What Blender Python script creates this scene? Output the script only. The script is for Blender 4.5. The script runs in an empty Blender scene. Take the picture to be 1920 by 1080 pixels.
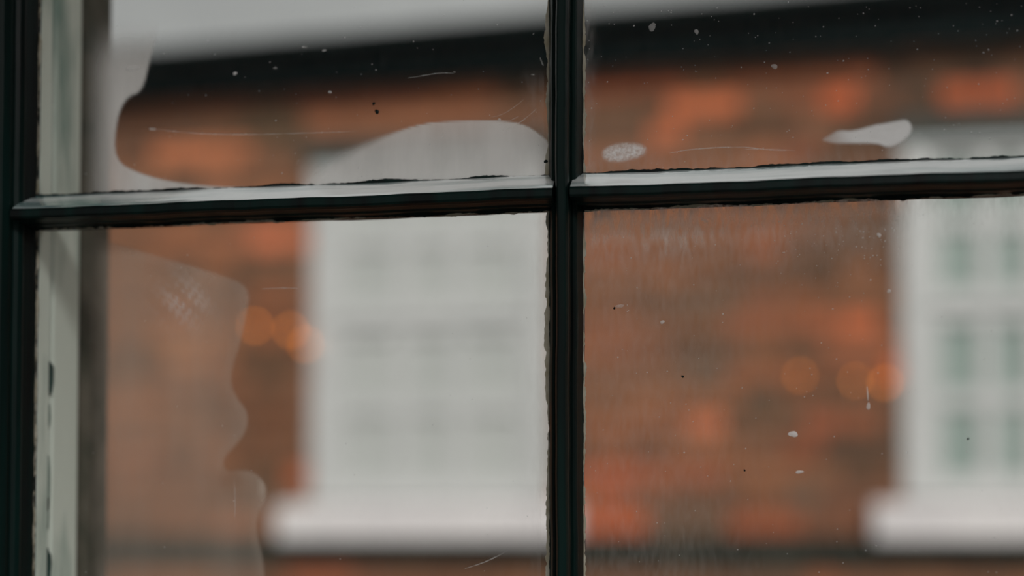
import bpy, bmesh, math, random
import numpy as np
from mathutils import Vector, Matrix, Euler
random.seed(7); np.random.seed(7)
S = bpy.context.scene
COL = S.collection

# ------------------------------------------------------------------ camera
F = 50.0 / 36.0 * 1920.0
PITCH = math.atan(0.033); YAW = math.radians(9.1); SHIFT = 372.0 / 1920.0
CAMLOC = Vector((0.0, -0.97, 1.30))
cam_d = bpy.data.cameras.new('camera'); cam = bpy.data.objects.new('camera', cam_d); COL.objects.link(cam)
cam_d.lens = 50; cam_d.sensor_width = 36; cam_d.sensor_fit = 'HORIZONTAL'; cam_d.shift_y = SHIFT
cam_d.clip_start = 0.02; cam_d.clip_end = 200
cam.location = CAMLOC; cam.rotation_euler = (math.pi / 2 + PITCH, 0, YAW)
cam_d.dof.use_dof = True; cam_d.dof.focus_distance = 0.975; cam_d.dof.aperture_fstop = 1.45; cam_d.dof.aperture_blades = 0
S.camera = cam
# ------------------------------------------------------------------ overcast sky, veiled sun, exposure
SKY = 0.62; SUN = 2.1
w = bpy.data.worlds.new('world'); S.world = w; w.use_nodes = True
nt = w.node_tree; nt.nodes.clear()
n_out = nt.nodes.new('ShaderNodeOutputWorld'); n_bg = nt.nodes.new('ShaderNodeBackground')
n_tc = nt.nodes.new('ShaderNodeTexCoord'); n_sep = nt.nodes.new('ShaderNodeSeparateXYZ')
n_ramp = nt.nodes.new('ShaderNodeValToRGB'); n_noise = nt.nodes.new('ShaderNodeTexNoise')
n_mix = nt.nodes.new('ShaderNodeMix'); n_mix.data_type = 'RGBA'; n_mix.blend_type = 'MULTIPLY'
nt.links.new(n_tc.outputs['Generated'], n_sep.inputs[0]); nt.links.new(n_tc.outputs['Generated'], n_noise.inputs['Vector'])
nt.links.new(n_sep.outputs['Z'], n_ramp.inputs[0])
cr = n_ramp.color_ramp
cr.elements[0].position = 0.0; cr.elements[0].color = (0.340, 0.345, 0.336, 1)
cr.elements[1].position = 1.0; cr.elements[1].color = (0.985, 1.0, 0.985, 1)       # overcast sky: zenith three times the horizon
n_noise.inputs['Scale'].default_value = 8.0; n_noise.inputs['Detail'].default_value = 3.0
n_map = nt.nodes.new('ShaderNodeMapRange'); n_map.inputs[1].default_value = 0.3; n_map.inputs[2].default_value = 0.7
n_map.inputs[3].default_value = 0.76; n_map.inputs[4].default_value = 1.12
nt.links.new(n_noise.outputs[0], n_map.inputs[0])
n_mix.inputs[0].default_value = 1.0
nt.links.new(n_ramp.outputs[0], n_mix.inputs[6]); nt.links.new(n_map.outputs[0], n_mix.inputs[7])
nt.links.new(n_mix.outputs[2], n_bg.inputs[0]); n_bg.inputs[1].default_value = SKY
nt.links.new(n_bg.outputs[0], n_out.inputs[0])
sd = bpy.data.lights.new('veiled_sun', 'SUN'); sd.energy = SUN; sd.angle = math.radians(24); sd.color = (1.0, 0.975, 0.95)
sun = bpy.data.objects.new('veiled_sun', sd); COL.objects.link(sun)
sun.rotation_euler = Vector((-0.48, 1.0, -0.85)).to_track_quat('-Z', 'Y').to_euler()
S.cycles.adaptive_threshold = 0.03; S.cycles.max_bounces = 5; S.cycles.diffuse_bounces = 2; S.cycles.glossy_bounces = 2; S.cycles.transparent_max_bounces = 14
S.cycles.caustics_reflective = False; S.cycles.caustics_refractive = False
S.view_settings.view_transform = 'Standard'; S.view_settings.look = 'None'
S.view_settings.exposure = 0.0; S.view_settings.gamma = 1.0; S.view_settings.use_curve_mapping = False

# ------------------------------------------------------------------ measuring helper: image point -> point on the plane y = Y
ROT = Euler((math.pi / 2 + PITCH, 0, YAW)).to_matrix()
def at(px, py, Y=0.0):
    d = ROT @ Vector(((px - 960) / F, (540 - py) / F + SHIFT * 1920 / F, -1.0))
    return CAMLOC + d * ((Y - CAMLOC.y) / d.y)
def to_px(p):
    q = ROT.transposed() @ (Vector(p) - CAMLOC)
    return 960 + F * q.x / -q.z, 540 - F * (q.y / -q.z - SHIFT * 1920 / F)

# ------------------------------------------------------------------ materials
def lin(r, g, b):
    f = lambda c: (c / 255 / 12.92) if c / 255 <= 0.04045 else ((c / 255 + 0.055) / 1.055) ** 2.4
    return (f(r), f(g), f(b), 1)
def base_mat(name):
    m = bpy.data.materials.new(name); m.use_nodes = True
    return m, m.node_tree, m.node_tree.nodes['Principled BSDF']
def noisy(name, c1, c2, scale=20, rough=0.7, bump=0.0, bscale=80, stretch=(1, 1, 1), spec=0.5, lo=0.35, hi=0.65, coat=0.0, coat_ior=1.5, coat_rough=0.05):
    m, t, p = base_mat(name)
    tc = t.nodes.new('ShaderNodeTexCoord'); mp = t.nodes.new('ShaderNodeMapping'); mp.inputs['Scale'].default_value = stretch
    ns = t.nodes.new('ShaderNodeTexNoise'); ns.inputs['Scale'].default_value = scale; ns.inputs['Detail'].default_value = 4
    rp = t.nodes.new('ShaderNodeValToRGB'); rp.color_ramp.elements[0].position = lo; rp.color_ramp.elements[1].position = hi
    rp.color_ramp.elements[0].color = c1; rp.color_ramp.elements[1].color = c2
    t.links.new(tc.outputs['Object'], mp.inputs[0]); t.links.new(mp.outputs[0], ns.inputs['Vector'])
    t.links.new(ns.outputs[0], rp.inputs[0]); t.links.new(rp.outputs[0], p.inputs['Base Color'])
    p.inputs['Roughness'].default_value = rough; p.inputs['Specular IOR Level'].default_value = spec
    p.inputs['Coat Weight'].default_value = coat; p.inputs['Coat IOR'].default_value = coat_ior; p.inputs['Coat Roughness'].default_value = coat_rough
    if bump > 0:
        n2 = t.nodes.new('ShaderNodeTexNoise'); n2.inputs['Scale'].default_value = bscale; n2.inputs['Detail'].default_value = 3
        t.links.new(mp.outputs[0], n2.inputs['Vector'])
        b = t.nodes.new('ShaderNodeBump'); b.inputs['Strength'].default_value = bump; b.inputs['Distance'].default_value = 0.002
        t.links.new(n2.outputs[0], b.inputs['Height']); t.links.new(b.outputs[0], p.inputs['Normal'])
        t.links.new(b.outputs[0], p.inputs['Coat Normal'])
    return m
M = {}
M['green'] = noisy('dark_green_gloss_paint', (0.0045, 0.0060, 0.0060, 1), (0.0035, 0.0150, 0.0130, 1), 90, 0.35, 0.12, 60, (1, 1, 0.06), 0.12, coat=0.0)
M['ledge'] = noisy('green_ledge_painted_sheen', (0.10, 0.20, 0.20, 1), (0.76, 0.79, 0.79, 1), 55, 0.16, 0.12, 40, (0.12, 1, 1), 1.0, lo=.34, hi=.54, coat=1.0, coat_ior=2.6, coat_rough=0.08)  # sky sheen on the green ledge, painted as a near-white streaked base colour
M['putty'] = noisy('old_putty', lin(150, 142, 120), lin(178, 172, 158), 90, 0.9)
M['jamb'] = noisy('flaking_white_paint', lin(120, 152, 142), lin(230, 238, 228), 26, 0.7, 0.2, 60, (1, 1, 0.22), lo=0.28, hi=0.52)
M['reveal'] = noisy('weathered_render', lin(72, 72, 60), lin(112, 104, 92), 22, 0.9, 0.2)
M['flake'] = noisy('bare_green_paint', (0.008, 0.05, 0.045, 1), (0.02, 0.085, 0.075, 1), 50, 0.6)
M['flake_pale'] = noisy('thin_green_paint', lin(128, 150, 142), lin(160, 176, 168), 50, 0.7)
M['plaster'] = noisy('room_plaster', lin(150, 146, 138), lin(165, 160, 152), 6, 0.9)
M['floor'] = noisy('room_boards', lin(70, 52, 40), lin(92, 70, 52), 8, 0.6, stretch=(1, 8, 1))
M['ground'] = noisy('lane_paving', lin(95, 92, 88), lin(125, 120, 114), 4, 0.9)
M['mortar'] = noisy('sooty_mortar', lin(112, 80, 60), lin(146, 104, 80), 9, 0.95)
M['white'] = noisy('white_joinery', (0.63, 0.64, 0.625, 1), (0.68, 0.685, 0.67, 1), 5, 0.5)
M['sill'] = noisy('white_stone_sill', (0.80, 0.76, 0.76, 1), (0.88, 0.84, 0.83, 1), 5, 0.6)
M['eave'] = noisy('dark_eave_paint', (0.0025, 0.010, 0.010, 1), (0.004, 0.015, 0.015, 1), 6, 0.6, spec=0.08)
M['gutter'] = noisy('dark_gutter_paint', (0.002, 0.0085, 0.0085, 1), (0.004, 0.013, 0.013, 1), 6, 0.5, spec=0.1)
M['lintel'] = noisy('dark_lintel', lin(40, 52, 48), lin(60, 72, 66), 6, 0.7)
M['band'] = noisy('dark_stone_band', lin(44, 48, 42), lin(62, 64, 56), 9, 0.9, spec=.2)
M['dark'] = noisy('dim_interior', (0.05, 0.05, 0.048, 1), (0.06, 0.06, 0.058, 1), 6, 0.9)
M['wire'] = noisy('brown_wire', (0.03, 0.02, 0.015, 1), (0.05, 0.03, 0.02, 1), 20, 0.6)
M['roof'] = noisy('slate_roof', lin(50, 54, 56), lin(66, 70, 72), 10, 0.8)

m, t, p = base_mat('brick'); M['brick'] = m
oi = t.nodes.new('ShaderNodeObjectInfo'); tc = t.nodes.new('ShaderNodeTexCoord')
ns = t.nodes.new('ShaderNodeTexNoise'); ns.inputs['Scale'].default_value = 18; ns.inputs['Detail'].default_value = 4
mr = t.nodes.new('ShaderNodeMapRange'); mr.inputs[3].default_value = 0.75; mr.inputs[4].default_value = 1.25
mx = t.nodes.new('ShaderNodeMix'); mx.data_type = 'RGBA'; mx.blend_type = 'MULTIPLY'; mx.inputs[0].default_value = 1
t.links.new(tc.outputs['Object'], ns.inputs['Vector']); t.links.new(ns.outputs[0], mr.inputs[0])
t.links.new(oi.outputs['Color'], mx.inputs[6]); t.links.new(mr.outputs[0], mx.inputs[7]); t.links.new(mx.outputs[2], p.inputs['Base Color'])
p.inputs['Roughness'].default_value = 0.9

m, t, p = base_mat('brick_far'); M['brick_far'] = m
at_ = t.nodes.new('ShaderNodeAttribute'); at_.attribute_name = 'tone'
t.links.new(at_.outputs['Color'], p.inputs['Base Color']); p.inputs['Roughness'].default_value = 0.9

def glass(name, tint, gloss):
    m = bpy.data.materials.new(name); m.use_nodes = True; t = m.node_tree; t.nodes.clear()
    o = t.nodes.new('ShaderNodeOutputMaterial'); mix = t.nodes.new('ShaderNodeMixShader')
    tr = t.nodes.new('ShaderNodeBsdfTransparent'); tr.inputs[0].default_value = tint
    gl = t.nodes.new('ShaderNodeBsdfGlossy'); gl.inputs['Roughness'].default_value = 0.02
    fr = t.nodes.new('ShaderNodeFresnel'); fr.inputs[0].default_value = gloss
    tc = t.nodes.new('ShaderNodeTexCoord'); ns = t.nodes.new('ShaderNodeTexNoise'); ns.inputs['Scale'].default_value = 7
    b = t.nodes.new('ShaderNodeBump'); b.inputs['Strength'].default_value = 0.15; b.inputs['Distance'].default_value = 0.004
    t.links.new(tc.outputs['Object'], ns.inputs['Vector']); t.links.new(ns.outputs[0], b.inputs['Height']); t.links.new(b.outputs[0], gl.inputs['Normal'])
    ge = t.nodes.new('ShaderNodeNewGeometry'); ib = t.nodes.new('ShaderNodeMath'); ib.operation = 'SUBTRACT'; ib.inputs[0].default_value = 1.0
    mu = t.nodes.new('ShaderNodeMath'); mu.operation = 'MULTIPLY'
    t.links.new(ge.outputs['Backfacing'], ib.inputs[1]); t.links.new(fr.outputs[0], mu.inputs[0]); t.links.new(ib.outputs[0], mu.inputs[1])   # only the entering face mirrors
    t.links.new(mu.outputs[0], mix.inputs[0]); t.links.new(tr.outputs[0], mix.inputs[1]); t.links.new(gl.outputs[0], mix.inputs[2])
    t.links.new(mix.outputs[0], o.inputs[0])
    return m
M['glass'] = glass('old_window_glass', (0.985, 0.99, 0.985, 1), 1.20)
M['far_glass'] = glass('far_window_glass', (0.985, 0.99, 0.985, 1), 1.35)

def film(name, col, stretch=(1, 1, 1), scale=40, lo=0.3, hi=0.7, nmin=0.6, nmax=1.0, trans=0.35):
    """thin deposit on the glass: scatters light, how dense it is comes from the mesh attribute 'cover' and noise"""
    m = bpy.data.materials.new(name); m.use_nodes = True; t = m.node_tree; t.nodes.clear()
    o = t.nodes.new('ShaderNodeOutputMaterial'); mix = t.nodes.new('ShaderNodeMixShader'); m2 = t.nodes.new('ShaderNodeMixShader')
    tr = t.nodes.new('ShaderNodeBsdfTransparent'); df = t.nodes.new('ShaderNodeBsdfDiffuse'); tl = t.nodes.new('ShaderNodeBsdfTranslucent')
    df.inputs[0].default_value = col; tl.inputs[0].default_value = col; m2.inputs[0].default_value = trans
    a = t.nodes.new('ShaderNodeAttribute'); a.attribute_name = 'cover'
    tc = t.nodes.new('ShaderNodeTexCoord'); mp = t.nodes.new('ShaderNodeMapping'); mp.inputs['Scale'].default_value = stretch
    ns = t.nodes.new('ShaderNodeTexNoise'); ns.inputs['Scale'].default_value = scale; ns.inputs['Detail'].default_value = 5
    mr = t.nodes.new('ShaderNodeMapRange'); mr.inputs[1].default_value = lo; mr.inputs[2].default_value = hi; mr.inputs[3].default_value = nmin; mr.inputs[4].default_value = nmax
    mu = t.nodes.new('ShaderNodeMath'); mu.operation = 'MULTIPLY'; mu.use_clamp = True
    t.links.new(tc.outputs['Object'], mp.inputs[0]); t.links.new(mp.outputs[0], ns.inputs['Vector']); t.links.new(ns.outputs[0], mr.inputs[0])
    t.links.new(a.outputs['Fac'], mu.inputs[0]); t.links.new(mr.outputs[0], mu.inputs[1]); t.links.new(mu.outputs[0], mix.inputs[0])
    t.links.new(df.outputs[0], m2.inputs[1]); t.links.new(tl.outputs[0], m2.inputs[2])
    t.links.new(tr.outputs[0], mix.inputs[1]); t.links.new(m2.outputs[0], mix.inputs[2]); t.links.new(mix.outputs[0], o.inputs[0])
    return m
M['fog'] = film('condensation', (0.93, 0.92, 0.90, 1), (1, 1, 0.25), 45, nmin=0.82, nmax=1.08)
M['fog_warm'] = film('dirty_condensation', (0.74, 0.64, 0.55, 1), (1, 1, 0.12), 40, nmin=0.70, nmax=1.15)
M['dust'] = film('dust', (0.92, 0.92, 0.91, 1), (1, 1, 0.3), 260, nmin=0.1, nmax=1.6, trans=0.55)
M['smear'] = film('white_paint_smear', (0.98, 0.98, 0.98, 1), (0.5, 1, 1), 60, nmin=0.85, nmax=1.05, trans=0.3)
M['smudge'] = film('chalky_smudge', (0.98, 0.98, 0.98, 1), (1, 1, 1), 420, nmin=0.45, nmax=1.2, trans=0.3)
M['speck'] = film('pale_speck', (0.92, 0.92, 0.92, 1), (1, 1, 1), 90, nmin=0.6, nmax=1.0, trans=0.3)
M['scratch'] = film('scratch', (0.9, 0.9, 0.88, 1), (1, 1, 1), 120, nmin=0.1, nmax=1.0, trans=0.3)

def emit(name, col, s):
    m, t, p = base_mat(name)
    p.inputs['Base Color'].default_value = col; p.inputs['Emission Color'].default_value = col; p.inputs['Emission Strength'].default_value = s
    return m
M['bulb'] = emit('glowing_bulb', (1.0, 0.27, 0.025, 1), 4.8)
M['bulb_dim'] = emit('dim_glowing_bulb', (1.0, 0.27, 0.025, 1), 3.0)

# ------------------------------------------------------------------ building helpers
WLOC = {}
def link(name, me, mat, parent=None, loc=(0, 0, 0)):
    o = bpy.data.objects.new(name, me); COL.objects.link(o); o.location = loc
    if mat is not None and me is not None and len(me.materials) == 0: me.materials.append(M[mat])
    if parent is not None:
        o.parent = parent; o.matrix_parent_inverse = Matrix.Translation(-WLOC[parent])
    WLOC[o] = Vector(loc)
    return o
def empty(name, loc, parent=None):
    return link(name, None, None, parent, loc)
def tag(o, label=None, cat=None, group=None, kind=None):
    if label: o['label'] = label
    if cat: o['category'] = cat
    if group: o['group'] = group
    if kind: o['kind'] = kind
    return o
class MB:
    def __init__(s): s.v = []; s.f = []
    def box(s, x0, x1, y0, y1, z0, z1):
        n = len(s.v)
        s.v += [(x0, y0, z0), (x1, y0, z0), (x1, y1, z0), (x0, y1, z0), (x0, y0, z1), (x1, y0, z1), (x1, y1, z1), (x0, y1, z1)]
        s.f += [tuple(n + i for i in q) for q in ((0, 3, 2, 1), (4, 5, 6, 7), (0, 1, 5, 4), (1, 2, 6, 5), (2, 3, 7, 6), (3, 0, 4, 7))]
        return s
    def sweep(s, prof, fn, a, b, steps=1):
        """closed profile (u, v) carried from a to b; fn(t, u, v) -> point"""
        n0 = len(s.v); k = len(prof)
        for i in range(steps + 1):
            tt = a + (b - a) * i / steps
            s.v += [tuple(fn(tt, u, v)) for u, v in prof]
        for i in range(steps):
            for j in range(k):
                j2 = (j + 1) % k
                s.f.append((n0 + i * k + j, n0 + i * k + j2, n0 + (i + 1) * k + j2, n0 + (i + 1) * k + j))
        s.f.append(tuple(n0 + j for j in reversed(range(k)))); s.f.append(tuple(n0 + steps * k + j for j in range(k)))
        return s
    def mesh(s, name, bevel=0.0, smooth=False):
        me = bpy.data.meshes.new(name); me.from_pydata(s.v, [], s.f)
        bm = bmesh.new(); bm.from_mesh(me)
        bmesh.ops.recalc_face_normals(bm, faces=bm.faces)
        if bevel > 0:
            bmesh.ops.bevel(bm, geom=[e for e in bm.edges], offset=bevel, segments=2, profile=0.5, affect='EDGES')
        bm.to_mesh(me); bm.free()
        if smooth:
            for p in me.polygons: p.use_smooth = True
        me.update(); return me
    def build(s, name, mat, parent=None, bevel=0.0, smooth=False):
        return link(name, s.mesh(name, bevel, smooth), mat, parent)

# ------------------------------------------------------------------ our window: measured positions on the glass plane (y = 0)
GL = at(68, 540).x                         # left edge of the glass
VX0, VX1 = at(1031, 540).x, at(1093, 540).x   # vertical glazing bar
HZ1, HZ0 = at(1200, 324).z, at(1200, 387).z   # horizontal glazing bar at the glass
PW = VX0 - GL; GR = VX1 + PW               # right glass edge
PH = 0.44; GT = HZ1 + PH; GB = HZ0 - PH
ST = 0.055                                 # stile and rail width
D = 0.030                                  # how far the mouldings stand into the room
# room shell -----------------------------------------------------
WX0, WX1, WZ0, WZ1 = GL - ST - 0.045, GR + ST + 0.045, GB - ST - 0.05, GT + ST + 0.045
RX0, RX1, RY0, RZ1 = -2.3, 2.1, -1.3, 2.7
YO = 0.140                                 # outer face of our wall
def struct(o, label=None): return tag(o, label, None, None, 'structure')
wb = MB()
wb.box(RX0 - .2, WX0, -0.15, YO, -2.7, RZ1 + .1); wb.box(WX1, RX1 + .2, -0.15, YO, -2.7, RZ1 + .1)
wb.box(WX0, WX1, -0.15, YO, -2.7, WZ0); wb.box(WX0, WX1, -0.15, YO, WZ1, RZ1 + .1)
struct(wb.build('wall_front', 'plaster'), 'thick plastered wall that holds the dark green window')
struct(MB().box(RX0 - .2, RX0, RY0, -0.151, 0, RZ1).build('wall_left', 'plaster'), 'plastered side wall of the room left of the window')
struct(MB().box(RX1, RX1 + .2, RY0, -0.151, 0, RZ1).build('wall_right', 'plaster'), 'plastered side wall of the room right of the window')
struct(MB().box(RX0 - .2, RX1 + .2, RY0, -0.151, -0.15, 0).build('floor', 'floor'), 'wooden floor of the room')
struct(MB().box(RX0 - .2, RX1 + .2, RY0, -0.151, RZ1 + .001, RZ1 + .10).build('ceiling', 'plaster'), 'plain plaster ceiling of the room')
wbk = MB(); wbk.box(RX0 - .2, RX0 + .25, RY0 - .15, RY0 - .001, -0.15, RZ1 + .15); wbk.box(RX1 - .25, RX1 + .2, RY0 - .15, RY0 - .001, -0.15, RZ1 + .15); wbk.box(RX0 + .25, RX1 - .25, RY0 - .15, RY0 - .001, RZ1 + .002, RZ1 + .10)  # out of view; wide opening added so light reaches the film and frame
struct(wbk.build('wall_back', 'plaster'), 'unseen plastered back wall with a wide opening added to let light in')
YW = 3.27                                  # brick face across the lane
struct(MB().box(-9, 9, YO + .001, YW + 1.0, -2.85, -2.7).build('ground', 'ground'), 'paved lane between the two buildings')

# outer jamb lining and reveal, seen edge-on through the left panes
JY = 0.082
tr1 = struct(MB().box(WX0 + .0005, GL - .0015, 0.020, JY, WZ0 + .031, WZ1 - .0015).build('trim_1', 'jamb', bevel=0.012), 'white painted outer jamb with flaking paint beside the left panes')
struct(MB().box(WX0 + .0005, GL - .0045, JY + .004, YO + .002, WZ0 + .031, WZ1 - .0015).build('trim_2', 'reveal', bevel=0.012), 'grey brown weathered outer reveal next to the white jamb')
struct(MB().box(GR + .0015, WX1 - .0005, 0.020, YO + .002, WZ0 + .031, WZ1 - .0015).build('trim_3', 'jamb', bevel=0.004), 'white painted outer jamb on the right of the window')
struct(MB().box(GL - .001, GR + .001, 0.020, YO + .002, GT + .03, WZ1 - .0015).build('trim_4', 'jamb', bevel=0.004), 'white painted outer head above the window')
struct(MB().box(WX0 + .0005, WX1 - .0005, 0.020, YO + .05, WZ0 + .0005, WZ0 + .030).build('trim_5', 'jamb', bevel=0.004), 'white painted outer sill below the window')
for u0, u1 in ((GL - .0006, GL + .0004), (GR - .0004, GR + .0006)):
    struct(MB().box(u0, u1, .0036, .0195, GB + .002, GT - .002).build('trim_6' if u0 < 0 else 'trim_7', 'jamb'), 'pale putty fillet against the outer face of the ' + ('left' if u0 < 0 else 'right') + ' panes')
def flake(zc, y0, h, wdt, mat='flake'):
    """bare patch on the jamb face, a thin scab of old paint"""
    n = 14; mb = MB(); x = GL - .0015
    ring = [(y0 + wdt * math.sin(2 * math.pi * i / n) * (0.8 + .4 * random.random()), zc + h * math.cos(2 * math.pi * i / n) * (0.85 + .3 * random.random())) for i in range(n)]
    mb.sweep(ring, lambda t_, u, v: (t_, u, v), x - .0002, x + .0004)
    mb.build('paint_flake', mat, tr1)
for px, py, h, wd in ((92, 706, 0.013, 0.0085), (84, 775, 0.008, 0.0026), (83, 905, 0.020, 0.0026), (81, 960, 0.012, 0.0018), (82, 1066, 0.015, 0.006)):
    s_ = at(px, py).x - GL; ang = math.atan((960 - px) / F) + YAW
    yy = s_ / math.tan(ang); dist = 1 + yy / 0.97
    flake(1.30 + (at(px, py).z - 1.30) * dist, max(0.024, yy), h, wd, 'flake' if py in (706, 1066) else 'flake_pale')

# ------------------------------------------------------------------ the sash
win = empty('window_1', ((GL + GR) / 2, 0, WZ0))
tag(win, 'dark green painted wooden window with four smeared and speckled panes', None, None, 'structure')
fr = MB()
fr.box(WX0 + .001, GL - ST - .002, -0.045, 0.019, WZ0 + .001, WZ1 - .001); fr.box(GR + ST + .002, WX1 - .001, -0.045, 0.019, WZ0 + .001, WZ1 - .001)
fr.box(GL - ST - .002, GR + ST + .002, -0.045, 0.019, GT + ST + .002, WZ1 - .001); fr.box(GL - ST - .002, GR + ST + .002, -0.045, 0.019, WZ0 + .001, GB - ST - .002)
fr.build('frame', 'green', win)
def wob(t_, a=0.0005): return a * (math.sin(t_ * 31) + math.sin(t_ * 83 + 1.3) * 0.6 + math.sin(t_ * 190 + .4) * 0.3)
# vertical bar profile: u across, v depth into the room
c = (VX0 + VX1) / 2; h = (VX1 - VX0) / 2
R_ = [(h, 0.010), (h, -0.002), (h - .0012, -.0060), (h - .0026, -.0105), (h - .0026, -.0122), (h - .0036, -.0140), (h - .0052, -.0150), (h - .0064, -.0144), (h - .0066, -.0185), (h - .0074, -.0262), (h - .0086, -.0290), (h - .0096, -.0296)]
prof = R_ + [(-u, v) for u, v in reversed(R_)]
MB().sweep(prof, lambda t_, u, v: (c + u + wob(t_, .00025), v, t_), GB, GT, 60).build('glazing_bar', 'green', win, smooth=False)
# horizontal bars: sloping upper ledge, upright nose, underside
hz_h = HZ1 - HZ0
def hbar(x0, x1, seed):
    under = [(HZ1 - .0145, -.0262), (HZ1 - .0152, -.0285), (HZ1 - .0170, -.0298), (HZ1 - .0208, -.0300), (HZ1 - .0222, -.0290), (HZ1 - .0228, -.0250), (HZ0 + .0012, -.020), (HZ0 + .0010, -.0120), (HZ0, -.0095), (HZ0, .010), (HZ1, .010), (HZ1, -.0005)]
    b = MB().sweep(under, lambda t_, u, v: (t_, v, u + wob(t_ + seed, .0003)), x0, x1, 60).build('glazing_bar', 'green', win)
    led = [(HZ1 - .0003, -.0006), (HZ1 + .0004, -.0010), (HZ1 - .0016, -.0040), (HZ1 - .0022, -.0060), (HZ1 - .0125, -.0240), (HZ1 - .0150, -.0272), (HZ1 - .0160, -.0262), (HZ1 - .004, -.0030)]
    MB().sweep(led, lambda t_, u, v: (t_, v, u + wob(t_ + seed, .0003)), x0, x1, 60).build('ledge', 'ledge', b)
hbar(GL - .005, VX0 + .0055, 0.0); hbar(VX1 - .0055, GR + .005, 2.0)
# stiles and rails
def stile_prof(s):   # u measured from the glass edge away from the pane
    return [(0, .010), (0, -.003), (.0016, -.0075), (.0030, -.0125), (.0030, -.0145), (.0050, -.0175), (.0078, -.0190), (.0085, -.0190), (.0088, -.0235), (.0120, -.0280), (.0150, -.0300), (.0185, -.0300), (.0190, -.0292), (.0195, -.0300), (ST, -.0300), (ST, .018), (.004, .018)]
MB().sweep(stile_prof(1), lambda t_, u, v: (GL - u - abs(wob(t_, .0002)), v, t_), GB - ST, GT + ST, 60).build('stile', 'green', win)
MB().sweep(stile_prof(1), lambda t_, u, v: (GR + u + abs(wob(t_, .0002)), v, t_), GB - ST, GT + ST, 60).build('stile', 'green', win)
MB().sweep(stile_prof(1), lambda t_, u, v: (t_, v, GT + u), GL - .010, GR + .010, 2).build('rail', 'green', win)
MB().sweep(stile_prof(1), lambda t_, u, v: (t_, v, GB - u), GL - .010, GR + .010, 2).build('rail', 'green', win)

# panes
PANES = {'tl': (GL, VX0, HZ1, GT), 'tr': (VX1, GR, HZ1, GT), 'bl': (GL, VX0, GB, HZ0), 'br': (VX1, GR, GB, HZ0)}
pane_label = {'tl': 'glass pane with pale film around a wiped clear patch', 'tr': 'glass pane with a white smear and a chalky smudge',
              'bl': 'glass pane with a brownish film down its left half', 'br': 'speckled glass pane with dust along its top'}
PO = {}
for k, (x0, x1, z0, z1) in PANES.items():
    PO[k] = MB().box(x0 - .004, x1 + .004, 0.0, 0.003, z0 - .004, z1 + .004).build('pane', 'glass', win)
    PO[k]['label'] = pane_label[k]

# ragged paint and putty lines on the glass along the wood
def rag(n, amp, rough):
    v = np.random.randn(n); 
    a = np.convolve(np.random.randn(n + 40), np.ones(rough) / math.sqrt(rough), 'same')[20:20 + n]
    b = np.convolve(np.random.randn(n + 40), np.ones(3) / math.sqrt(3), 'same')[20:20 + n]
    return amp * (a * 0.9 + b * 0.22)
def edge_strip(pane, side, width, amp, mat, name, y, in_=0.002, rough=9):
    x0, x1, z0, z1 = PANES[pane]
    L = (x1 - x0) if side in 'tb' else (z1 - z0); n = int(L / 0.0011)
    wd = np.maximum(width + rag(n, amp, rough), -0.0003)
    mb = MB()
    for i in range(n):
        tt = i / (n - 1)
        a, b = {'l': ((x0 - in_, z0 + L * tt), (x0 + wd[i], z0 + L * tt)), 'r': ((x1 + in_, z0 + L * tt), (x1 - wd[i], z0 + L * tt)),
                't': ((x0 + L * tt, z1 + in_), (x0 + L * tt, z1 - wd[i])), 'b': ((x0 + L * tt, z0 - in_), (x0 + L * tt, z0 + wd[i]))}[side]
        mb.v += [(a[0], y, a[1]), (b[0], y, b[1]), (b[0], y + .0006, b[1]), (a[0], y + .0006, a[1])]
    for i in range(n - 1):
        q = i * 4
        for j in range(4): mb.f.append((q + j, q + (j + 1) % 4, q + 4 + (j + 1) % 4, q + 4 + j))
    return mb.build(name, mat, PO[pane])
for k in PANES:
    edge_strip(k, 'l', 0.0003, 0.00022, 'green', 'paint_edge', -.0012)
    edge_strip(k, 'r', 0.0003, 0.00022, 'green', 'paint_edge', -.0012)
    edge_strip(k, 'b', 0.0017, 0.0006, 'green', 'paint_edge', -.0012, rough=22)
    edge_strip(k, 't', 0.0013, 0.0007, 'green', 'paint_edge', -.0012, rough=20)
    edge_strip(k, 'l', 0.0011, 0.0007, 'putty', 'putty_line', -.0006)
    edge_strip(k, 'r', 0.0022, 0.0009, 'putty', 'putty_line', -.0006, rough=25)
    edge_strip(k, 't', 0.0014, 0.0007, 'putty', 'putty_line', -.0006)

# deposits: fine sheets lying on the inner face of the glass, density stored per vertex
def poly_sd(X, Z, P):
    """signed distance to a polygon (positive inside), all in image units"""
    P = np.array(P, float); n = len(P); d = np.full(X.shape, 1e9); ins = np.zeros(X.shape, bool)
    for i in range(n):
        a = P[i]; b = P[(i + 1) % n]; e = b - a
        wx, wz = X - a[0], Z - a[1]
        tt = np.clip((wx * e[0] + wz * e[1]) / (e @ e), 0, 1)
        d = np.minimum(d, np.hypot(wx - tt * e[0], wz - tt * e[1]))
        cond = ((a[1] > Z) != (b[1] > Z)) & (X < (b[0] - a[0]) * (Z - a[1]) / (b[1] - a[1] + 1e-12) + a[0])
        ins ^= cond
    return np.where(ins, d, -d)
def sstep(x): x = np.clip(x, 0, 1); return x * x * (3 - 2 * x)
def smooth_poly(P, it=2, closed=True):
    P = [np.array(p, float) for p in P]
    for _ in range(it):
        Q = []; n = len(P)
        for i in range(n if closed else n - 1):
            a, b = P[i], P[(i + 1) % n]; Q += [a * .75 + b * .25, a * .25 + b * .75]
        P = Q
    return P
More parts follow.
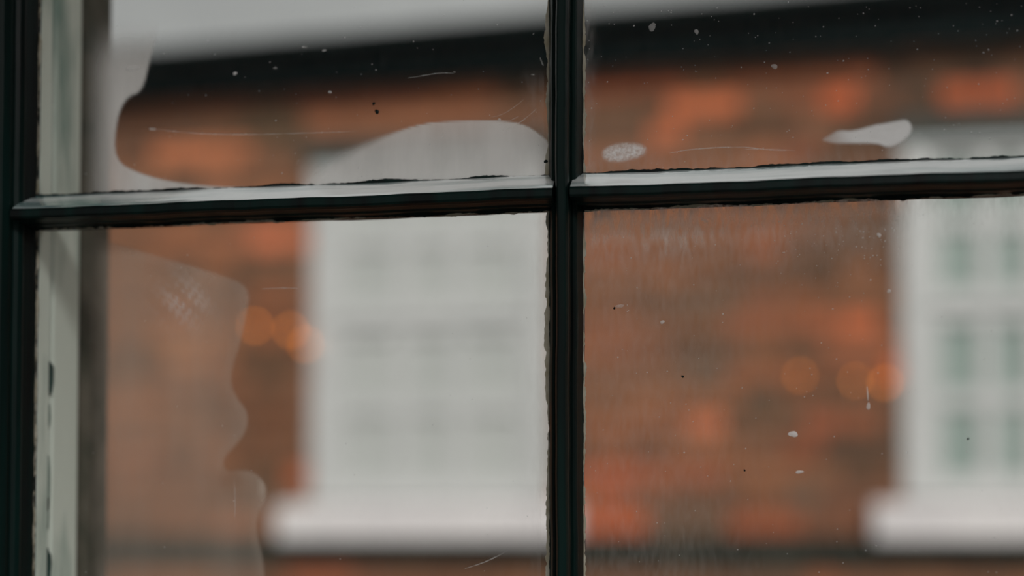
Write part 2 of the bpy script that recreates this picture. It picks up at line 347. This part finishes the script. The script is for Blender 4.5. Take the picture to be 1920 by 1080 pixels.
def sheet(name, pane, box, step, dens, mat, y=-.0003):
    """box in image units; dens(X, Z) -> density array"""
    xs = np.arange(box[0], box[2] + .1, step); zs = np.arange(box[1], box[3] + .1, step)
    X, Z = np.meshgrid(xs, zs); Dn = np.clip(dens(X, Z), 0, 1)
    x0, x1, z0, z1 = PANES[pane]
    A = at(0, 540)
    # glass-plane coordinates (metres) of the measured image points
    d = np.stack([(X - 960) / F, (540 - Z) / F + SHIFT * 1920 / F, -np.ones_like(X)], -1) @ np.array(ROT).T
    k = (0 - CAMLOC.y) / d[..., 1]
    WX = np.clip(CAMLOC.x + d[..., 0] * k, x0, x1); WZ = np.clip(CAMLOC.z + d[..., 2] * k, z0, z1)
    nx = len(xs); keep = {}; V = []; Fc = []; dv = []
    for i in range(len(zs) - 1):
        for j in range(nx - 1):
            if max(Dn[i, j], Dn[i + 1, j], Dn[i, j + 1], Dn[i + 1, j + 1]) < .004: continue
            ids = []
            for a, b in ((i, j), (i, j + 1), (i + 1, j + 1), (i + 1, j)):
                if (a, b) not in keep:
                    keep[(a, b)] = len(V); V.append((WX[a, b], y, WZ[a, b])); dv.append(Dn[a, b])
                ids.append(keep[(a, b)])
            Fc.append(ids)
    me = bpy.data.meshes.new(name); me.from_pydata(V, [], Fc)
    at2 = me.attributes.new('cover', 'FLOAT', 'POINT'); at2.data.foreach_set('value', np.array(dv, np.float32))
    for p in me.polygons: p.use_smooth = True
    return link(name, me, mat, PO[pane])

# upper left pane: pale film left, below and to the right of a wiped patch
clear = smooth_poly([(300, 60), (283, 105), (268, 172), (238, 182), (219, 222), (214, 300), (262, 326), (330, 343), (430, 352), (560, 352), (700, 352), (700, -200), (300, -200)], 2)
lobe = smooth_poly([(560, 372), (600, 322), (650, 288), (720, 256), (790, 232), (850, 227), (940, 226), (985, 234), (1012, 252), (1034, 272), (1050, 330), (1050, 400), (560, 400)], 2)
def d_tl(X, Z):
    sdc = poly_sd(X, Z, clear)
    left = sstep((-sdc + 3) / 7) * sstep((X - 150) / 85) * (X < 640)
    left *= np.where(Z > 318, 1, 1) * (1 - sstep((X - 560) / 80))
    up = sstep((Z - 25) / 120); left *= up
    sdl = poly_sd(X, Z, lobe); soft = 4 + 34 * (1 - sstep((X - 600) / 190))
    lb = sstep((sdl + soft * .5) / soft)
    return np.maximum(left * 0.95, lb * 0.80)
sheet('condensation_film', 'tl', (60, -120, 1036, 376), 4, d_tl, 'fog')
# lower left pane: brownish film with a wandering right edge
blob = smooth_poly([(150, 440), (215, 455), (330, 490), (440, 522), (470, 545), (463, 590), (452, 640), (436, 690), (434, 722), (446, 748), (466, 772), (464, 808), (440, 838), (418, 862), (424, 884), (452, 880), (478, 884), (500, 908), (500, 936), (484, 965), (482, 1000), (496, 1050), (505, 1200), (150, 1200)], 2)
def d_bl(X, Z):
    sd_ = poly_sd(X, Z, blob)
    e = sstep((sd_ + 4) / 9) * sstep((X - 165) / 50)
    lum = 0.27 + 0.10 * np.exp(-((X - 400) / 70) ** 2 - ((Z - 560) / 70) ** 2) + 0.05 * np.exp(-((sd_ - 8) / 10) ** 2) + 0.22 * np.exp(-((X - 492) / 9) ** 2 - ((Z - 915) / 22) ** 2) - 0.06 * sstep((Z - 800) / 250)
    notch = np.exp(-((X - 432) / 24) ** 2 - ((Z - 895) / 30) ** 2)
    return e * lum * (1 - .55 * notch)
sheet('condensation_film', 'bl', (140, 440, 520, 1180), 4, d_bl, 'fog_warm')
# upper right pane: white smear and chalky smudge
smear = smooth_poly([(1536, 263), (1560, 250), (1572, 243), (1600, 245), (1640, 233), (1655, 231), (1685, 225), (1700, 223), (1710, 232), (1711, 248), (1698, 264), (1676, 276), (1660, 277), (1645, 270), (1600, 270), (1560, 270)], 2)
sheet('paint_smear', 'tr', (1520, 214, 1724, 286), 3, lambda X, Z: sstep((poly_sd(X, Z, smear) + 3) / 9) * (.35 + .65 * sstep((X - 1535) / 70)), 'smear')
smud = smooth_poly([(1128, 288), (1140, 276), (1165, 270), (1195, 270), (1212, 277), (1206, 290), (1185, 298), (1155, 303), (1136, 300)], 2)
sheet('chalk_smudge', 'tr', (1115, 258, 1226, 314), 3, lambda X, Z: sstep((poly_sd(X, Z, smud) + 6) / 12) * .85, 'smudge')
# general dust, thicker along some edges
def base_d(X, Z): return np.full(X.shape, 0.009)
sheet('dust_film', 'tl', (60, -400, 1036, 376), 24, lambda X, Z: base_d(X, Z) + .10 * np.exp(-((X - 1012) / 18) ** 2) * (Z > 150), 'dust', -.00015)
sheet('dust_film', 'tr', (1088, -600, 2060, 336), 16, lambda X, Z: base_d(X, Z) + .20 * np.exp(-((X - 1096) / 14) ** 2) + .10 * sstep((Z - 260) / 60), 'dust', -.00015)
sheet('dust_film', 'bl', (55, 380, 1036, 1500), 24, lambda X, Z: base_d(X, Z) + .05 * np.exp(-((X - 1012) / 18) ** 2), 'dust', -.00015)
sheet('dust_film', 'br', (1088, 340, 2060, 1500), 12, lambda X, Z: base_d(X, Z) + .05 * np.exp(-((X - 1200) / 180) ** 2) + (.30 * np.exp(-((X - 1268) / 46) ** 2 - ((Z - 438) / 36) ** 2) + .22 * np.exp(-((X - 1112) / 26) ** 2 - ((Z - 410) / 50) ** 2)) * (.6 + .4 * np.sin(X * .33)) + .66 * np.exp(-np.maximum(Z - 385 + (X - 1100) * .035, 0) / 42) * (1 - .75 * sstep((X - 1660) / 60)), 'dust', -.00015)
frost = lambda X, Z: .32 * np.exp(-((X - 345) / 42) ** 2 - ((Z - 565) / 40) ** 2) * (np.sin(X * .21 + Z * .07) * np.sin(Z * .16 + X * .11) > .1)
sheet('frost_smudge', 'bl', (260, 480, 440, 660), 6, frost, 'smear', -.0005)

# scratches: hair-thin curved marks
def scratch(pane, pts, wpx, dens):
    P = smooth_poly(pts, 3, closed=False); V = []; Fc = []; dv = []
    for i, q in enumerate(P):
        a = P[max(i - 1, 0)]; b = P[min(i + 1, len(P) - 1)]; tn = b - a; tn = tn / (np.hypot(*tn) + 1e-9); nn = np.array([-tn[1], tn[0]])
        hw = wpx * .5 * math.sin(math.pi * (i + .5) / len(P)) ** .4
        for s in (-1, 1):
            w_ = at(*(q + nn * hw * s)); V.append((w_.x, -.0006, w_.z)); dv.append(dens)
    for i in range(len(P) - 1): Fc.append((2 * i, 2 * i + 1, 2 * i + 3, 2 * i + 2))
    me = bpy.data.meshes.new('scratch'); me.from_pydata(V, [], Fc)
    a2 = me.attributes.new('cover', 'FLOAT', 'POINT'); a2.data.foreach_set('value', np.array(dv, np.float32))
    link('scratch', me, 'scratch', PO[pane])
for pane, pts, wp, dn in (
    ('tl', [(262, 238), (300, 244), (380, 252), (480, 253), (600, 249), (720, 246)], 2.6, .35),
    ('tl', [(275, 240), (287, 243), (298, 242)], 5, .7),
    ('tl', [(745, 150), (790, 143), (830, 136), (868, 140)], 2, .4), ('tl', [(835, 132), (870, 139)], 2.5, .6), ('tl', [(972, 140), (1026, 141)], 3, .4),
    ('tl', [(925, 250), (965, 238), (995, 215), (1015, 196)], 2, .35), ('tl', [(920, 240), (955, 228), (985, 212)], 2, .3), ('tl', [(905, 222), (940, 218), (972, 196), (990, 180)], 1.8, .3),
    ('tl', [(995, 60), (1006, 68)], 4, .6), ('tl', [(1010, 100), (1016, 118), (1022, 128)], 3, .5), ('tl', [(563, 90), (572, 88), (582, 92)], 4, .7), ('tl', [(930, 50), (936, 44)], 4, .6), ('tl', [(640, 72), (654, 70)], 3.5, .5),
    ('tr', [(1236, 292), (1280, 282), (1340, 277), (1400, 276), (1440, 282), (1500, 284)], 2.4, .4), ('tr', [(1360, 282), (1440, 279), (1530, 286)], 2, .3), ('tr', [(1112, 160), (1122, 160)], 3, .5),
    ('bl', [(470, 543), (520, 540), (590, 541)], 3, .3), ('bl', [(850, 1072), (900, 1058), (940, 1040), (960, 1026)], 2.4, .35), ('bl', [(438, 875), (442, 930), (440, 1000)], 3, .2),
    ('br', [(1306, 404), (1318, 412), (1336, 420)], 5, .55), ('br', [(1346, 430), (1356, 436)], 6, .4),
    ('br', [(1624, 712), (1627, 740), (1628, 764)], 3, .6)):
    scratch(pane, pts, wp, dn)
# splashes and specks: small raised beads of paint and grit
def bead(mb, px, py, rx, ry, hgt=.0006, n=10, rough=.25):
    c0 = at(px, py); k = 0.98 / F; q = len(mb.v); ph = random.random() * 6
    for lv, (sc, y) in enumerate(((1.0, -.0004), (.7, -.0004 - hgt * .7))):
        for i in range(n):
            a = 2 * math.pi * i / n; rr = 1 + rough * math.sin(2 * a + ph) * .6 + rough * .4 * math.sin(3 * a + ph * 2)
            mb.v.append((c0.x + rx * k * sc * rr * math.cos(a), y, c0.z + ry * k * sc * rr * math.sin(a)))
    mb.v.append((c0.x, -.0004 - hgt, c0.z))
    for i in range(n):
        j = (i + 1) % n; mb.f.append((q + i, q + j, q + n + j, q + n + i)); mb.f.append((q + n + i, q + n + j, q + 2 * n))
def add_density(o, d):
    a2 = o.data.attributes.new('cover', 'FLOAT', 'POINT'); a2.data.foreach_set('value', np.full(len(o.data.vertices), d, np.float32))
for pane, px, py, rx, ry, d in (('br', 1487, 814, 8, 6, .95), ('br', 1499, 885, 7, 3.2, .95), ('br', 1628, 762, 4, 6, .6), ('tr', 1223, 51, 7, 8, .35), ('tr', 1452, 125, 5.5, 5, .35), ('tr', 1306, 60, 4, 5, .4),
                                ('tl', 250, 128, 14, 6, .35), ('tl', 441, 138, 4, 4, .8), ('tl', 619, 173, 3.5, 3, .7), ('tl', 516, 128, 4, 3, .3), ('tl', 936, 225, 4, 2.5, .7), ('tl', 608, 95, 4, 2.5, .6),
                                ('br', 1242, 604, 4, 3.5, .7), ('br', 1162, 574, 9, 3, .35), ('br', 1648, 441, 4, 4, .7), ('br', 1667, 546, 3.5, 4, .6)):
    mb = MB(); bead(mb, px, py, rx, ry); o = mb.build('paint_speck', 'speck', PO[pane], smooth=True); add_density(o, d)
for pane, px, py, r in (('tl', 707, 210, 4.5), ('tl', 701, 195, 3), ('br', 1280, 706, 2.5), ('br', 1815, 823, 2.2), ('br', 1152, 578, 2.2), ('br', 1396, 882, 2), ('tl', 1024, 303, 4)):
    mb = MB(); bead(mb, px, py, r, r); mb.build('dark_speck', 'green', PO[pane], smooth=True)
for pane, box, n in (('tl', (80, 0, 1020, 345), 90), ('tr', (1100, 0, 1915, 315), 190), ('bl', (80, 440, 1010, 1075), 50), ('br', (1105, 385, 1915, 1075), 330)):
    mb = MB()
    for _ in range(n):
        px = random.uniform(box[0], box[2]); py = random.uniform(box[1], box[3])
        if pane == 'br' and random.random() < .45: px = random.uniform(1450, 1690); py = 375 + abs(random.gauss(0, 90))
        r = random.choice((.8, .9, 1.0, 1.2, 1.5)) * random.uniform(.7, 1.2)
        bead(mb, px, py, r, r, .0002, 6)
    o = mb.build('grit', 'speck', PO[pane]); add_density(o, .55); o['kind'] = 'stuff'

# ------------------------------------------------------------------ the brick building across the lane
bld = empty('brick_building', (0, YW, -2.7))
tag(bld, 'brown and orange brick building with white sash windows across the lane', 'building')
PXM = (at(961, 700, YW).x - at(960, 700, YW).x)
W1X0, W1X1 = at(582, 700, YW).x, at(1036, 700, YW).x
WSZ = at(800, 938, YW).z                     # top of the sills
W2X0 = at(1690, 700, YW).x; W2X1 = W2X0 + (W1X1 - W1X0)
WTZ = at(1800, 262, YW).z                    # window heads
EZ = at(960, 126, YW - .05).z                # lower edge of the eave
OPEN = [(W1X0, W1X1, WSZ - .126, WTZ + .075), (W2X0, W2X1, WSZ - .126, WTZ + .075)]
BX0, BX1 = -6.0, 6.0
wall = empty('brick_wall', (0, YW, -2.7), bld)
core = MB(); yb0, yb1 = YW + .006, YW + .30
xs_ = [BX0, W1X0, W1X1, W2X0, W2X1, BX1]
core.box(BX0, BX1, yb0, yb1, -2.7, WSZ - .126); core.box(BX0, BX1, yb0, yb1, WTZ, EZ + .12)
for a, b in ((BX0, W1X0), (W1X1, W2X0), (W2X1, BX1)): core.box(a, b, yb0, yb1, WSZ - .126, WTZ)
core.build('mortar_core', 'mortar', wall)
# brick tones, brick by brick: (image x, image y, half width, half height, colour, strength)
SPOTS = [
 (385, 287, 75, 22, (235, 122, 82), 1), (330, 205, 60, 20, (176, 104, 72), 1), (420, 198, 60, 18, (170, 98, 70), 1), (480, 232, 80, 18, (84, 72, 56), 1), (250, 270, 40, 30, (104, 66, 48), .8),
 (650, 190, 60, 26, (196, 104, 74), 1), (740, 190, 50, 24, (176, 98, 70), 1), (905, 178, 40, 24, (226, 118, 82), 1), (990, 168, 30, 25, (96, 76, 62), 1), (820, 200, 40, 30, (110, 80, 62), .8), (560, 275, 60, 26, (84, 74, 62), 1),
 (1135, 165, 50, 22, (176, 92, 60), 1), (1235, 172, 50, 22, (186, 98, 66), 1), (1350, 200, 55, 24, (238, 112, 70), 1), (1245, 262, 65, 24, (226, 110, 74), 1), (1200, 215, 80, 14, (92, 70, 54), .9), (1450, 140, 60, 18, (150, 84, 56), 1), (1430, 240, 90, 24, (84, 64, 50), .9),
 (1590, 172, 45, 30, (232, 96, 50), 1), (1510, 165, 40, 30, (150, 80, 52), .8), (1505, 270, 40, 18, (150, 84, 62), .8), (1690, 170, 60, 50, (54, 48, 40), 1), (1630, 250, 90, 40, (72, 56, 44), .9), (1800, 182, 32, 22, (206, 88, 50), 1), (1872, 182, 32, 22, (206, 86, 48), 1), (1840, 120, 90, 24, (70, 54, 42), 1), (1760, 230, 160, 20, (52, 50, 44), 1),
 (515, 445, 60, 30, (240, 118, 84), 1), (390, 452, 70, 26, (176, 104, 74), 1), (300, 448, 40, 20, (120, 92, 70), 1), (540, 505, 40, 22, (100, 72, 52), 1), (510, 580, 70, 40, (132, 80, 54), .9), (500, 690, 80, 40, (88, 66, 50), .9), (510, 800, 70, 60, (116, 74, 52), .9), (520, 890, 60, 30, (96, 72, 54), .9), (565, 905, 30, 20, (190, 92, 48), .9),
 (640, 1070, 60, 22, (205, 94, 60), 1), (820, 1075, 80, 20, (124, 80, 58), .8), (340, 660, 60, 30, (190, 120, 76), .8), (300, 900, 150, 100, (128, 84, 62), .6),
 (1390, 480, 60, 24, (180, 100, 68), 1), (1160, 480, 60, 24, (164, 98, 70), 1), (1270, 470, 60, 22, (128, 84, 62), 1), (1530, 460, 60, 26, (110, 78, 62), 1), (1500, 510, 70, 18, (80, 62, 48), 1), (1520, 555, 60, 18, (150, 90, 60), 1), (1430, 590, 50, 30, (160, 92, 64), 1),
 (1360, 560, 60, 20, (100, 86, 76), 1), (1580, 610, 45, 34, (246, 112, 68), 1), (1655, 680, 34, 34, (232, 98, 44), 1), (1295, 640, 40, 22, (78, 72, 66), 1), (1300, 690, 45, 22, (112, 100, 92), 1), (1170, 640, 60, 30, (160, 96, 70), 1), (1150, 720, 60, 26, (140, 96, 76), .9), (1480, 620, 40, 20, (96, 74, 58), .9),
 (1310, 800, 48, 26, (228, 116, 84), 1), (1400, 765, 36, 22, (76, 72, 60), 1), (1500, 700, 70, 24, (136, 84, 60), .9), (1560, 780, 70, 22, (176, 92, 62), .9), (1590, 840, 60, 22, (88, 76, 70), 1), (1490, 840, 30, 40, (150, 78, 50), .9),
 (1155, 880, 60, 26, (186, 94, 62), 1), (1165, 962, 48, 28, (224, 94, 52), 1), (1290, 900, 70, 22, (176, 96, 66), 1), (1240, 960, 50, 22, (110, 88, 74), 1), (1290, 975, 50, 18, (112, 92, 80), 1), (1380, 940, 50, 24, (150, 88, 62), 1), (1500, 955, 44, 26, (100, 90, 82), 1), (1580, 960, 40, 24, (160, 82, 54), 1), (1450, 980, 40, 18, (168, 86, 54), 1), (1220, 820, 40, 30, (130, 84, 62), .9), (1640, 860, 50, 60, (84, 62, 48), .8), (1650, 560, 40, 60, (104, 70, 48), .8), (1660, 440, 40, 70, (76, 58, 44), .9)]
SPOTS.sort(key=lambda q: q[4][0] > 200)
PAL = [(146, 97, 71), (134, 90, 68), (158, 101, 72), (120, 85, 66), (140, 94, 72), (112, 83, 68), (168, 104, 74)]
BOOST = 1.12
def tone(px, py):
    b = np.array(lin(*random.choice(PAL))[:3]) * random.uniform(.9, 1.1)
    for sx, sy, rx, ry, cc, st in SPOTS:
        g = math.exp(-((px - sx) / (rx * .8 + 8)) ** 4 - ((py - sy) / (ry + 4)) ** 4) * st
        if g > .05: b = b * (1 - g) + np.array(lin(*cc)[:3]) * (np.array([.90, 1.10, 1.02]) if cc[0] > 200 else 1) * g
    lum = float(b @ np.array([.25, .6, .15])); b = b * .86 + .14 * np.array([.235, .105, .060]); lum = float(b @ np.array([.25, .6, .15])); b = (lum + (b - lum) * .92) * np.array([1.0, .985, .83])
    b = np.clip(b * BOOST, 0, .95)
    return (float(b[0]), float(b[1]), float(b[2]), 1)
BM = MB().box(-.1075, .1075, 0, .05, -.0325, .0325).mesh('brick')
bm_ = bmesh.new(); bm_.from_mesh(BM); bmesh.ops.bevel(bm_, geom=[e for e in bm_.edges if all(v.co.y < .01 for v in e.verts)], offset=.004, segments=1, affect='EDGES'); bm_.to_mesh(BM); bm_.free()
BM.materials.append(M['brick'])
allb = []
z0_ = at(1300, 1036, YW).z; CH = .0733; BAND = z0_
r0 = int((EZ - z0_) / CH) + 2
for r in range(-12, r0):
    if r == 0: continue
    z = z0_ + r * CH + (.012 if r > 0 else -.012)
    off = .16875 if r % 2 else 0
    x = -3.357 + off + random.uniform(-.004, .004); kk = 0
    while x < 3.4:
        bl = .215 if kk % 3 == 0 and not (z > WTZ + .05 and x > .15) else .1025
        segs = [(x, x + bl)]
        for ox0, ox1, oz0, oz1 in OPEN:
            if oz0 < z + .03 and oz1 > z - .03:
                ns_ = []
                for a, b in segs:
                    if b <= ox0 or a >= ox1: ns_.append((a, b)); continue
                    if a < ox0: ns_.append((a, ox0 - .004))
                    if b > ox1: ns_.append((ox1 + .004, b))
                segs = ns_
        for a, b in segs:
            if b - a > .03 and z < EZ + .05:
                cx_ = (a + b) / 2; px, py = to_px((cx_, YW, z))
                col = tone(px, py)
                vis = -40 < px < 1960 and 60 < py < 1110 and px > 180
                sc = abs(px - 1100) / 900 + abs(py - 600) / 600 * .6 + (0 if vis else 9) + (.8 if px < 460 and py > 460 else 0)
                allb.append((sc, cx_, z, b - a, col))
        x += bl + .010; kk += 1
for i in range(15):
    x = -3.38 + i * .452
    MB().box(x, x + .445, YW - .012, YW + .05, z0_ - .046, z0_ + .046).build('band_stone', 'band', wall, bevel=.004)
allb.sort(key=lambda q: q[0])
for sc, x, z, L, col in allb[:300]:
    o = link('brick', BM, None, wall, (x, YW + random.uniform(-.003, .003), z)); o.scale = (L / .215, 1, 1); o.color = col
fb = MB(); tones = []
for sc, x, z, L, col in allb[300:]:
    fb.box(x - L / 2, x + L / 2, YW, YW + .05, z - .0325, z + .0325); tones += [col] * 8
me = bpy.data.meshes.new('far_bricks'); me.from_pydata(fb.v, [], fb.f)
ca = me.color_attributes.new('tone', 'FLOAT_COLOR', 'POINT'); ca.data.foreach_set('color', np.array(tones, np.float32).ravel())
o = link('outlying_bricks', me, 'brick_far', wall); o['kind'] = 'stuff'

# windows of the brick building: small-paned sashes
def far_window(x0, x1, label, nc):
    zt, zb = WTZ, WSZ
    wn = empty('sash_window', ((x0 + x1) / 2, YW, zb), bld); wn['label'] = label
    def part(name, mat, bevel=0, **k):
        mb = MB(); mb.box(k['x'][0], k['x'][1], k['y'][0], k['y'][1], k['z'][0], k['z'][1]); return mb.build(name, mat, wn, bevel=bevel)
    fw = .066
    mb = MB(); yf0, yf1 = YW - .008, YW + .11
    mb.box(x0 + .001, x0 + fw, yf0, yf1, zb, zt - .001); mb.box(x1 - fw, x1 - .001, yf0, yf1, zb, zt - .001); mb.box(x0 + fw, x1 - fw, yf0, yf1, zt - fw * .4, zt - .001)
    mb.build('box_frame', 'white', wn, bevel=.003)
    xi0, xi1 = x0 + fw, x1 - fw; zi1 = zt - fw * .4; zm = at(1800, 575, YW).z
    bw = .050
    for lo_, hi_, yy, nm, rb, rt in ((zm, zi1, YW + .008, 'upper_sash', .06, .020), (zb, zm - .012, YW + .008, 'lower_sash', .07, .036)):
        f = MB(); st = .046
        f.box(xi0, xi0 + st, yy, yy + .0112, lo_, hi_); f.box(xi1 - st, xi1, yy, yy + .0112, lo_, hi_)
        f.box(xi0 + st, xi1 - st, yy, yy + .0112, hi_ - rt, hi_); f.box(xi0 + st, xi1 - st, yy, yy + .0112, lo_, lo_ + rb)
        f.build(nm, 'white', wn, bevel=.002)
        gx0, gx1, gz0, gz1 = xi0 + st, xi1 - st, lo_ + rb, hi_ - rt
        for k in range(1, nc):
            cx_ = gx0 + (gx1 - gx0) * k / nc; part('glazing_bar', 'white', x=(cx_ - bw / 2, cx_ + bw / 2), y=(yy + .001, yy + .0108), z=(gz0, gz1))
        zc_ = (gz0 + gz1) / 2
        for k in range(nc):
            a = gx0 + (gx1 - gx0) * k / nc + (bw / 2 if k else 0); b = gx0 + (gx1 - gx0) * (k + 1) / nc - (bw / 2 if k < nc - 1 else 0)
            part('glazing_bar', 'white', x=(a, b), y=(yy + .0015, yy + .0104), z=(zc_ - bw / 2, zc_ + bw / 2))
            for q0, q1 in ((gz0, zc_ - bw / 2), (zc_ + bw / 2, gz1)):
                part('pane', 'far_glass', x=(a, b), y=(yy + .007, yy + .009), z=(q0, q1))
    # projecting sill with a weathered top
    sx0, sx1 = x0 - .088, x1 + .080
    pr = [(YW + .12, zb), (YW - .02, zb - .012), (YW - .062, zb - .020), (YW - .068, zb - .028), (YW - .068, zb - .120), (YW - .060, zb - .126), (YW + .12, zb - .126)]
    s_ = MB().sweep(pr, lambda t_, u, v: (t_, u, v), sx0, sx1).build('sill', 'sill', wn, bevel=.004)
    part('lintel', 'lintel', .004, x=(x0 - .02, x1 + .02), y=(YW - .012, YW + .12), z=(zt + .001, zt + .073))
    # dim room behind
    r_ = MB(); r_.box(x0, x1, YW + .29, YW + .298, zb, zt); r_.build('backing_board', 'dark', wn)
far_window(W1X0, W1X1, 'white sash window behind the lower left pane', 3)
far_window(W2X0, W2X1, 'white sash window at the right edge with grey green panes', 4)
# net curtains just behind the far glass
M['net_w'] = noisy('white_net', (0.62, 0.63, 0.615, 1), (0.66, 0.665, 0.65, 1), 8, 0.9)
M['net_g'] = noisy('grey_green_net', lin(162, 178, 172), lin(176, 190, 184), 8, 0.9)
def curtain(x0, x1, mat, label, amp):
    n = 90; mb = MB(); z0, z1 = WSZ + .004, WTZ - .062
    for i in range(n + 1):
        x = x0 + (x1 - x0) * i / n; y = YW + .0215 + amp * math.sin(i * .62) + amp * .5 * math.sin(i * .23 + 1)
        mb.v += [(x, y, z0), (x, y, z1), (x, y + .002, z1), (x, y + .002, z0)]
    for i in range(n):
        for j in range(4): mb.f.append((4 * i + j, 4 * i + (j + 1) % 4, 4 * i + 4 + (j + 1) % 4, 4 * i + 4 + j))
    o = mb.build('net_curtain', mat, None, smooth=False); tag(o, label, 'curtain')
curtain(W1X0 + .067, W1X1 - .067, 'net_w', 'white net curtain filling the left sash window', .0008)
curtain(W2X0 + .067, W2X1 - .067, 'net_g', 'grey green net curtain in the right sash window', .0008)

# eave: fascia, soffit, gutter with brackets, flat roof behind
TILT = .022
def eave(name, mat, prof, tilt=TILT, steps=1):
    MB().sweep(prof, lambda t_, u, v: (t_, u, v + t_ * tilt), -5.6, 5.6, steps).build(name, mat, bld)
eave('soffit', 'eave', [(YW - .045, EZ), (YW + .04, EZ), (YW + .04, EZ + .015), (YW - .045, EZ + .015)])
eave('fascia', 'eave', [(YW - .070, EZ - .006), (YW - .047, EZ - .006), (YW - .047, EZ + .125), (YW - .070, EZ + .125)])
G = []; gr = .050; gy, gz = YW - .123, EZ + .130
for i in range(13):
    a = math.pi * (1 + i / 12); G.append((gy + gr * math.cos(a), gz + gr * math.sin(a)))
for i in range(13):
    a = math.pi * (2 - i / 12); G.append((gy + (gr - .006) * math.cos(a), gz + (gr - .006) * math.sin(a)))
eave('gutter', 'gutter', G, TILT + .008)
for i in range(9):
    x = -3.2 + i * .8; zz = EZ + x * TILT
    MB().box(x - .010, x + .010, YW - .135, YW - .0705, zz + .055, zz + .072).build('gutter_bracket', 'gutter', bld, bevel=.002)
eave('roof', 'roof', [(YW - .072, EZ + .126), (YW + .9, EZ + .140), (YW + .9, EZ + .15), (YW - .072, EZ + .135)])

# strings of small warm lights on the brick wall
def lights(pts, label):
    c0 = at(pts[0][0], pts[0][1], YW - .03); ls = empty('light_string', (c0.x, YW - .03, c0.z))
    tag(ls, label, 'string lights')
    prev = None; mb = MB()
    P = [at(q[0], q[1], YW - .03) for q in pts]
    ext = [P[0] + Vector((-.10, 0, .09))] + P + [P[-1] + Vector((.05, 0, -.12))]
    for a, b in zip(ext[:-1], ext[1:]):
        for i in range(6):
            p0 = a.lerp(b, i / 6); p1 = a.lerp(b, (i + 1) / 6)
            sag = lambda k: -.012 * math.sin(math.pi * k)
            mb.sweep([(0.0015, 0), (0, .0015), (-.0015, 0), (0, -.0015)], lambda t_, u, v, p0=p0, p1=p1, i=i: p0.lerp(p1, t_) + Vector((0, u + .012, v + sag((i + t_) / 6) + .012)), 0, 1)
    mb.build('wire', 'wire', ls)
    for (px, py, hot), c1 in zip(pts, P):
        bm = bmesh.new(); bmesh.ops.create_uvsphere(bm, u_segments=10, v_segments=7, radius=.0072)
        for v in bm.verts:
            v.co.z *= 1.15
        me = bpy.data.meshes.new('bulb'); bm.to_mesh(me); bm.free()
        for f in me.polygons: f.use_smooth = True
        b = link('bulb', me, 'bulb' if hot else 'bulb_dim', ls, tuple(c1))
        MB().box(c1.x - .004, c1.x + .004, c1.y - .004, c1.y + .004, c1.z + .0072, c1.z + .014).build('socket', 'wire', b)
lights([(478, 611, 1), (545, 619, 1), (573, 646, 1)], 'three small glowing orange lights beside the left sash window')
lights([(1500, 704, 0), (1604, 714, 0), (1660, 718, 1)], 'three small glowing orange lights beside the right sash window')
